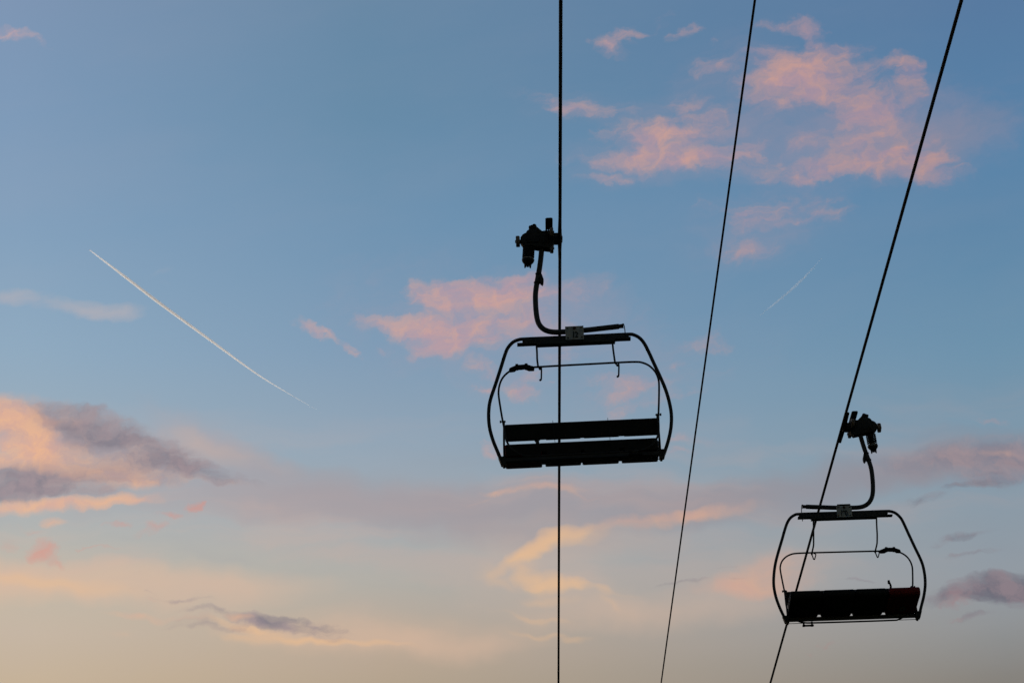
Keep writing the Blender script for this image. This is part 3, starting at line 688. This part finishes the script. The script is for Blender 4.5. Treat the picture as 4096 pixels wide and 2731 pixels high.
    obj('spring_washer', b, 'bright_washer', sp)
    b = B()
    add_tube(b, [Z - ax * 0.028, Z - ax * 0.012, Z + ax * 0.010, Z + ax * 0.030, Z + ax * 0.055, Z + ax * 0.066], [0.064, 0.077, 0.080, 0.071, 0.050, 0.038], 28)
    for s in (-1, 1):
        add_tube(b, [Z + ax * 0.05 + e1 * 0.030 * s, Z + ax * 0.095 + e1 * 0.032 * s, Z + ax * 0.118 + e1 * 0.036 * s], [0.019, 0.014, 0.007], 10)
    add_tube(b, [Z + ax * 0.055, Z + ax * 0.098], 0.016, 12)
    obj('spring_cap', b, 'grip_iron', sp)
    return root

def wire_hooks(root, swung):
    """the loose hook at the end of each bar support: hanging straight, or swung open like a V"""
    sups = [c_ for c_ in root.children if c_.name.startswith('bar_support')]
    sups.sort(key=lambda o_: o_.data.vertices[0].co.x)
    for sup, xe in zip(sups, (-0.478, 0.496)):
        s = 1 if xe > 0 else -1
        b = B()
        if swung:
            add_tube(b, spline([(xe + 0.004, -0.296, 1.122), (xe - 0.002, -0.262, 1.080), (xe - 0.010, -0.215, 1.015), (xe - 0.018, -0.206, 1.004), (xe - 0.028, -0.220, 1.018), (xe - 0.052, -0.275, 1.085), (xe - 0.058, -0.292, 1.118), (xe - 0.030, -0.308, 1.140)], 5), 0.0088, 10)
        else:
            add_tube(b, spline([(xe + 0.016, -0.300, 1.150), (xe + 0.018, -0.285, 1.115), (xe + 0.014, -0.240, 1.050), (xe + 0.010, -0.214, 1.016), (xe + 0.002, -0.207, 1.006), (xe - 0.004, -0.210, 1.008)], 5), 0.0105, 10)
            add_ball(b, (xe - 0.002, -0.208, 1.007), 0.0145)
        obj('wire_hook', b, 'rubber', sup)

def number_plate(root, text, side):
    """white plate with its number; side -1 on the back, +1 on the front of the chair"""
    y = side * 0.052
    dz = -0.030 if side > 0 else 0.0
    b = B()
    add_box(b, -0.128, 0.106, min(y, y + side * 0.005), max(y, y + side * 0.005), 1.612 + dz, 1.797 + dz, 0.0015)
    pl = obj('number_plate', b, 'plate_white', root)
    cu = bpy.data.curves.new('number', 'FONT')
    cu.body = text; cu.size = 0.118; cu.align_x = 'CENTER'; cu.align_y = 'CENTER'; cu.extrude = 0.001; cu.offset = 0.0042
    cu.space_character = 0.86
    tmp = bpy.data.objects.new('tmp', cu); COL.objects.link(tmp)
    dg = bpy.context.evaluated_depsgraph_get()
    me = bpy.data.meshes.new_from_object(tmp.evaluated_get(dg))
    bpy.data.objects.remove(tmp)
    me.materials.clear(); me.materials.append(MATS['plate_black'])
    n = bpy.data.objects.new('number', me); COL.objects.link(n)
    n.parent = pl
    n.location = (-0.006 + (0.004 if side > 0 else 0), y + side * 0.0065, 1.672 + dz)
    n.rotation_euler = (R(90), 0, 0 if side < 0 else R(180))
    n.scale = (0.72, 1.0, 1.0)
    for (x, z) in ((-0.099,1.771), (0.077,1.772), (-0.098,1.639), (0.079,1.638)):
        b = B()
        add_cyl(b, (x, y + side * 0.004, z + dz), (x, y + side * 0.009, z + dz), 0.010, 12)
        obj('plate_screw', b, 'bolt_rust', pl)
    b = B()
    add_cyl(b, (-0.010, y + side * 0.004, 1.768 + dz), (-0.010, y + side * 0.022, 1.768 + dz), 0.020, 18, 0.004)
    obj('plate_bolt', b, 'bolt_rust', pl)

chair = make_chair()
# the second chair: a copy of the first and of each of its parts
def copy_tree(o, parent=None):
    c_ = o.copy(); COL.objects.link(c_)
    if parent is not None: c_.parent = parent
    for ch in list(o.children): copy_tree(ch, c_)
    return c_
chair2 = copy_tree(chair)
number_plate(chair, '12', -1)
wire_hooks(chair, False)
wire_hooks(chair2, True)
number_plate(chair2, '190', 1)
chair.location = (0.8800, 29.1620, 12.9370)
chair.rotation_euler = (0, R(-0.05), 0)
chair2.location = (5.0200, 36.2357, 12.9450)
chair2.rotation_euler = (0, R(-0.660), R(180))
G = 'chairs hanging on the lift'
tag(chair, 'empty four-seat lift chair with plate 12 seen from behind, the larger and higher one', 'lift chair', G)
tag(chair2, 'empty four-seat lift chair with plate 190 seen from the front, the smaller and lower one', 'lift chair', G)

# ---------------------------------------------------------------- ropes
SL = math.tan(R(0.14398))
def rope(x, y0, z0, label):
    """six strands twisted round each other"""
    ys = [-30.0, -5.0, 8.0, 16.0]
    y = 17.0
    while y < 64.0:
        ys.append(y); y += 0.02
    ys += [70.0, 90.0, 130.0, 220.0, 400.0]
    b = B(); seg = 18; rings = []
    for y in ys:
        ph = 2 * math.pi * y / 0.36
        rg = []
        for k in range(seg):
            a = 2 * math.pi * k / seg
            r = 0.0192 + 0.0028 * abs(math.cos(3 * a))
            rg.append(b.verts.new((x + r * math.cos(a + ph), y, z0 + (y - y0) * SL + r * math.sin(a + ph))))
        rings.append(rg)
    for i in range(len(rings) - 1):
        for k in range(seg):
            b.faces.new((rings[i][k], rings[i][(k+1) % seg], rings[i+1][(k+1) % seg], rings[i+1][k]))
    o = obj('haul_rope', b, 'rope_steel')
    tag(o, label, 'steel rope', 'haul ropes of the lift')
    return o
rope(0.7490, 29.1620, 16.0060, 'thick twisted steel rope running straight up the picture, gripped by chair 12')
rope(5.1510, 36.2357, 16.0140, 'thick twisted steel rope slanting down at the right, gripped by chair 190')
b = B()
add_tube(b, [(2.8927, y, 16.0500 + y * SL) for y in (-30, 0, 15, 30, 45, 60, 100, 200, 400)], 0.0142, 12)
o = obj('signal_cable', b, 'cable_black')
tag(o, 'thin smooth black cable running between the two thick ropes, carrying nothing', 'cable')

# ---------------------------------------------------------------- vapour trails, ten kilometres up
def trail(name, pts, radii, dens, label):
    """closed cloud tube; local X runs along the trail"""
    P = [Vector(p) for p in pts]
    ctr = (P[0] + P[-1]) / 2
    xd = (P[-1] - P[0]).normalized()
    yd = Vector((0, 0, 1)).cross(xd).normalized(); zd = xd.cross(yd)
    M = Matrix(((xd.x, yd.x, zd.x), (xd.y, yd.y, zd.y), (xd.z, yd.z, zd.z))).to_4x4()
    M.translation = ctr
    inv = M.inverted()
    S = spline([inv @ p for p in P], 24)
    n = len(S)
    rr = []
    for i in range(n):
        t = i / (n - 1) * (len(radii) - 1)
        k = min(int(t), len(radii) - 2)
        rr.append(radii[k] + (radii[k+1] - radii[k]) * (t - k))
    b = B(); add_tube(b, S, rr, 14)
    m = bpy.data.materials.new(name); m.use_nodes = True
    t = NT(m.node_tree)
    vol = t.new('ShaderNodeVolumePrincipled')
    vol.inputs['Color'].default_value = (0.98, 0.98, 0.98, 1)
    vol.inputs['Anisotropy'].default_value = 0.55
    vol.inputs['Density'].default_value = dens
    out_ = t.new('ShaderNodeOutputMaterial'); t.l.new(vol.outputs[0], out_.inputs['Volume'])
    MATS[name] = m
    o = obj('vapour_trail', b, name)
    o.matrix_world = M
    tag(o, label, 'vapour trail', 'aircraft trails')
    return o
trail('trail_ice_3', [(-3689.2, 20034.1, 10000.0), (-3461.7, 20618.4, 10000.0), (-3232.2, 21213.7, 10000.0), (-2889.6, 22054.9, 10000.0), (-2527.3, 22940.1, 10000.0), (-2256.6, 23493.2, 10000.0), (-1948.9, 24072.1, 10000.0)],
      [5, 13, 15, 12.5, 8.5, 4.5, 1.2],
      0.062,
      'long bright vapour trail slanting down the clear left half of the sky')
trail('trail_ice_7', [(2463.1, 22103.3, 10000.0), (2607.6, 21790.6, 10000.0), (2786.2, 21372.9, 10000.0), (2949.3, 20866.4, 10000.0)],
      [4, 11, 12, 3],
      0.008,
      'short faint vapour trail in the blue between the thin cable and the slanting rope')


# ---------------------------------------------------------------- ground far below the frame
b = B()
S_ = 40000.0
q = [b.verts.new(p) for p in ((-S_, -S_, 0), (S_, -S_, 0), (S_, S_, 0), (-S_, S_, 0))]
b.faces.new(q)
g = obj('ground', b, 'meadow')
tag(g, kind='structure')

# unseen ridge added on the sunset side to keep low sun off the chairs
import random
rng = random.Random(5)
b = B()
NA = 90
prof = []
for i in range(NA + 1):
    az = R(-110 + 150 * i / NA)
    e = 0.085 + 0.012 * math.sin(i * 0.33) + 0.008 * math.sin(i * 0.9 + 1) + rng.uniform(-0.003, 0.003)
    e *= min(1.0, 0.35 + 0.65 * min(i, NA - i) / 14)
    prof.append((az, e))
rows = []
for f_, d_ in ((0.0, 3600.0), (0.45, 4300.0), (0.8, 4800.0), (1.0, 5200.0), (0.7, 6000.0), (0.0, 7600.0)):
    rows.append([b.verts.new((math.sin(a_) * (d_ + rng.uniform(-120, 120)), math.cos(a_) * (d_ + rng.uniform(-120, 120)), 5200.0 * e_ * f_ * (1 + rng.uniform(-0.06, 0.06) * (f_ < 1)) - 2.0 * (f_ == 0))) for a_, e_ in prof])
for r0, r1 in zip(rows, rows[1:]):
    for k in range(NA):
        b.faces.new((r0[k], r0[k + 1], r1[k + 1], r1[k]))
hl = obj('sun_block_ridge', b, 'sun_block_green')
tag(hl, kind='structure')
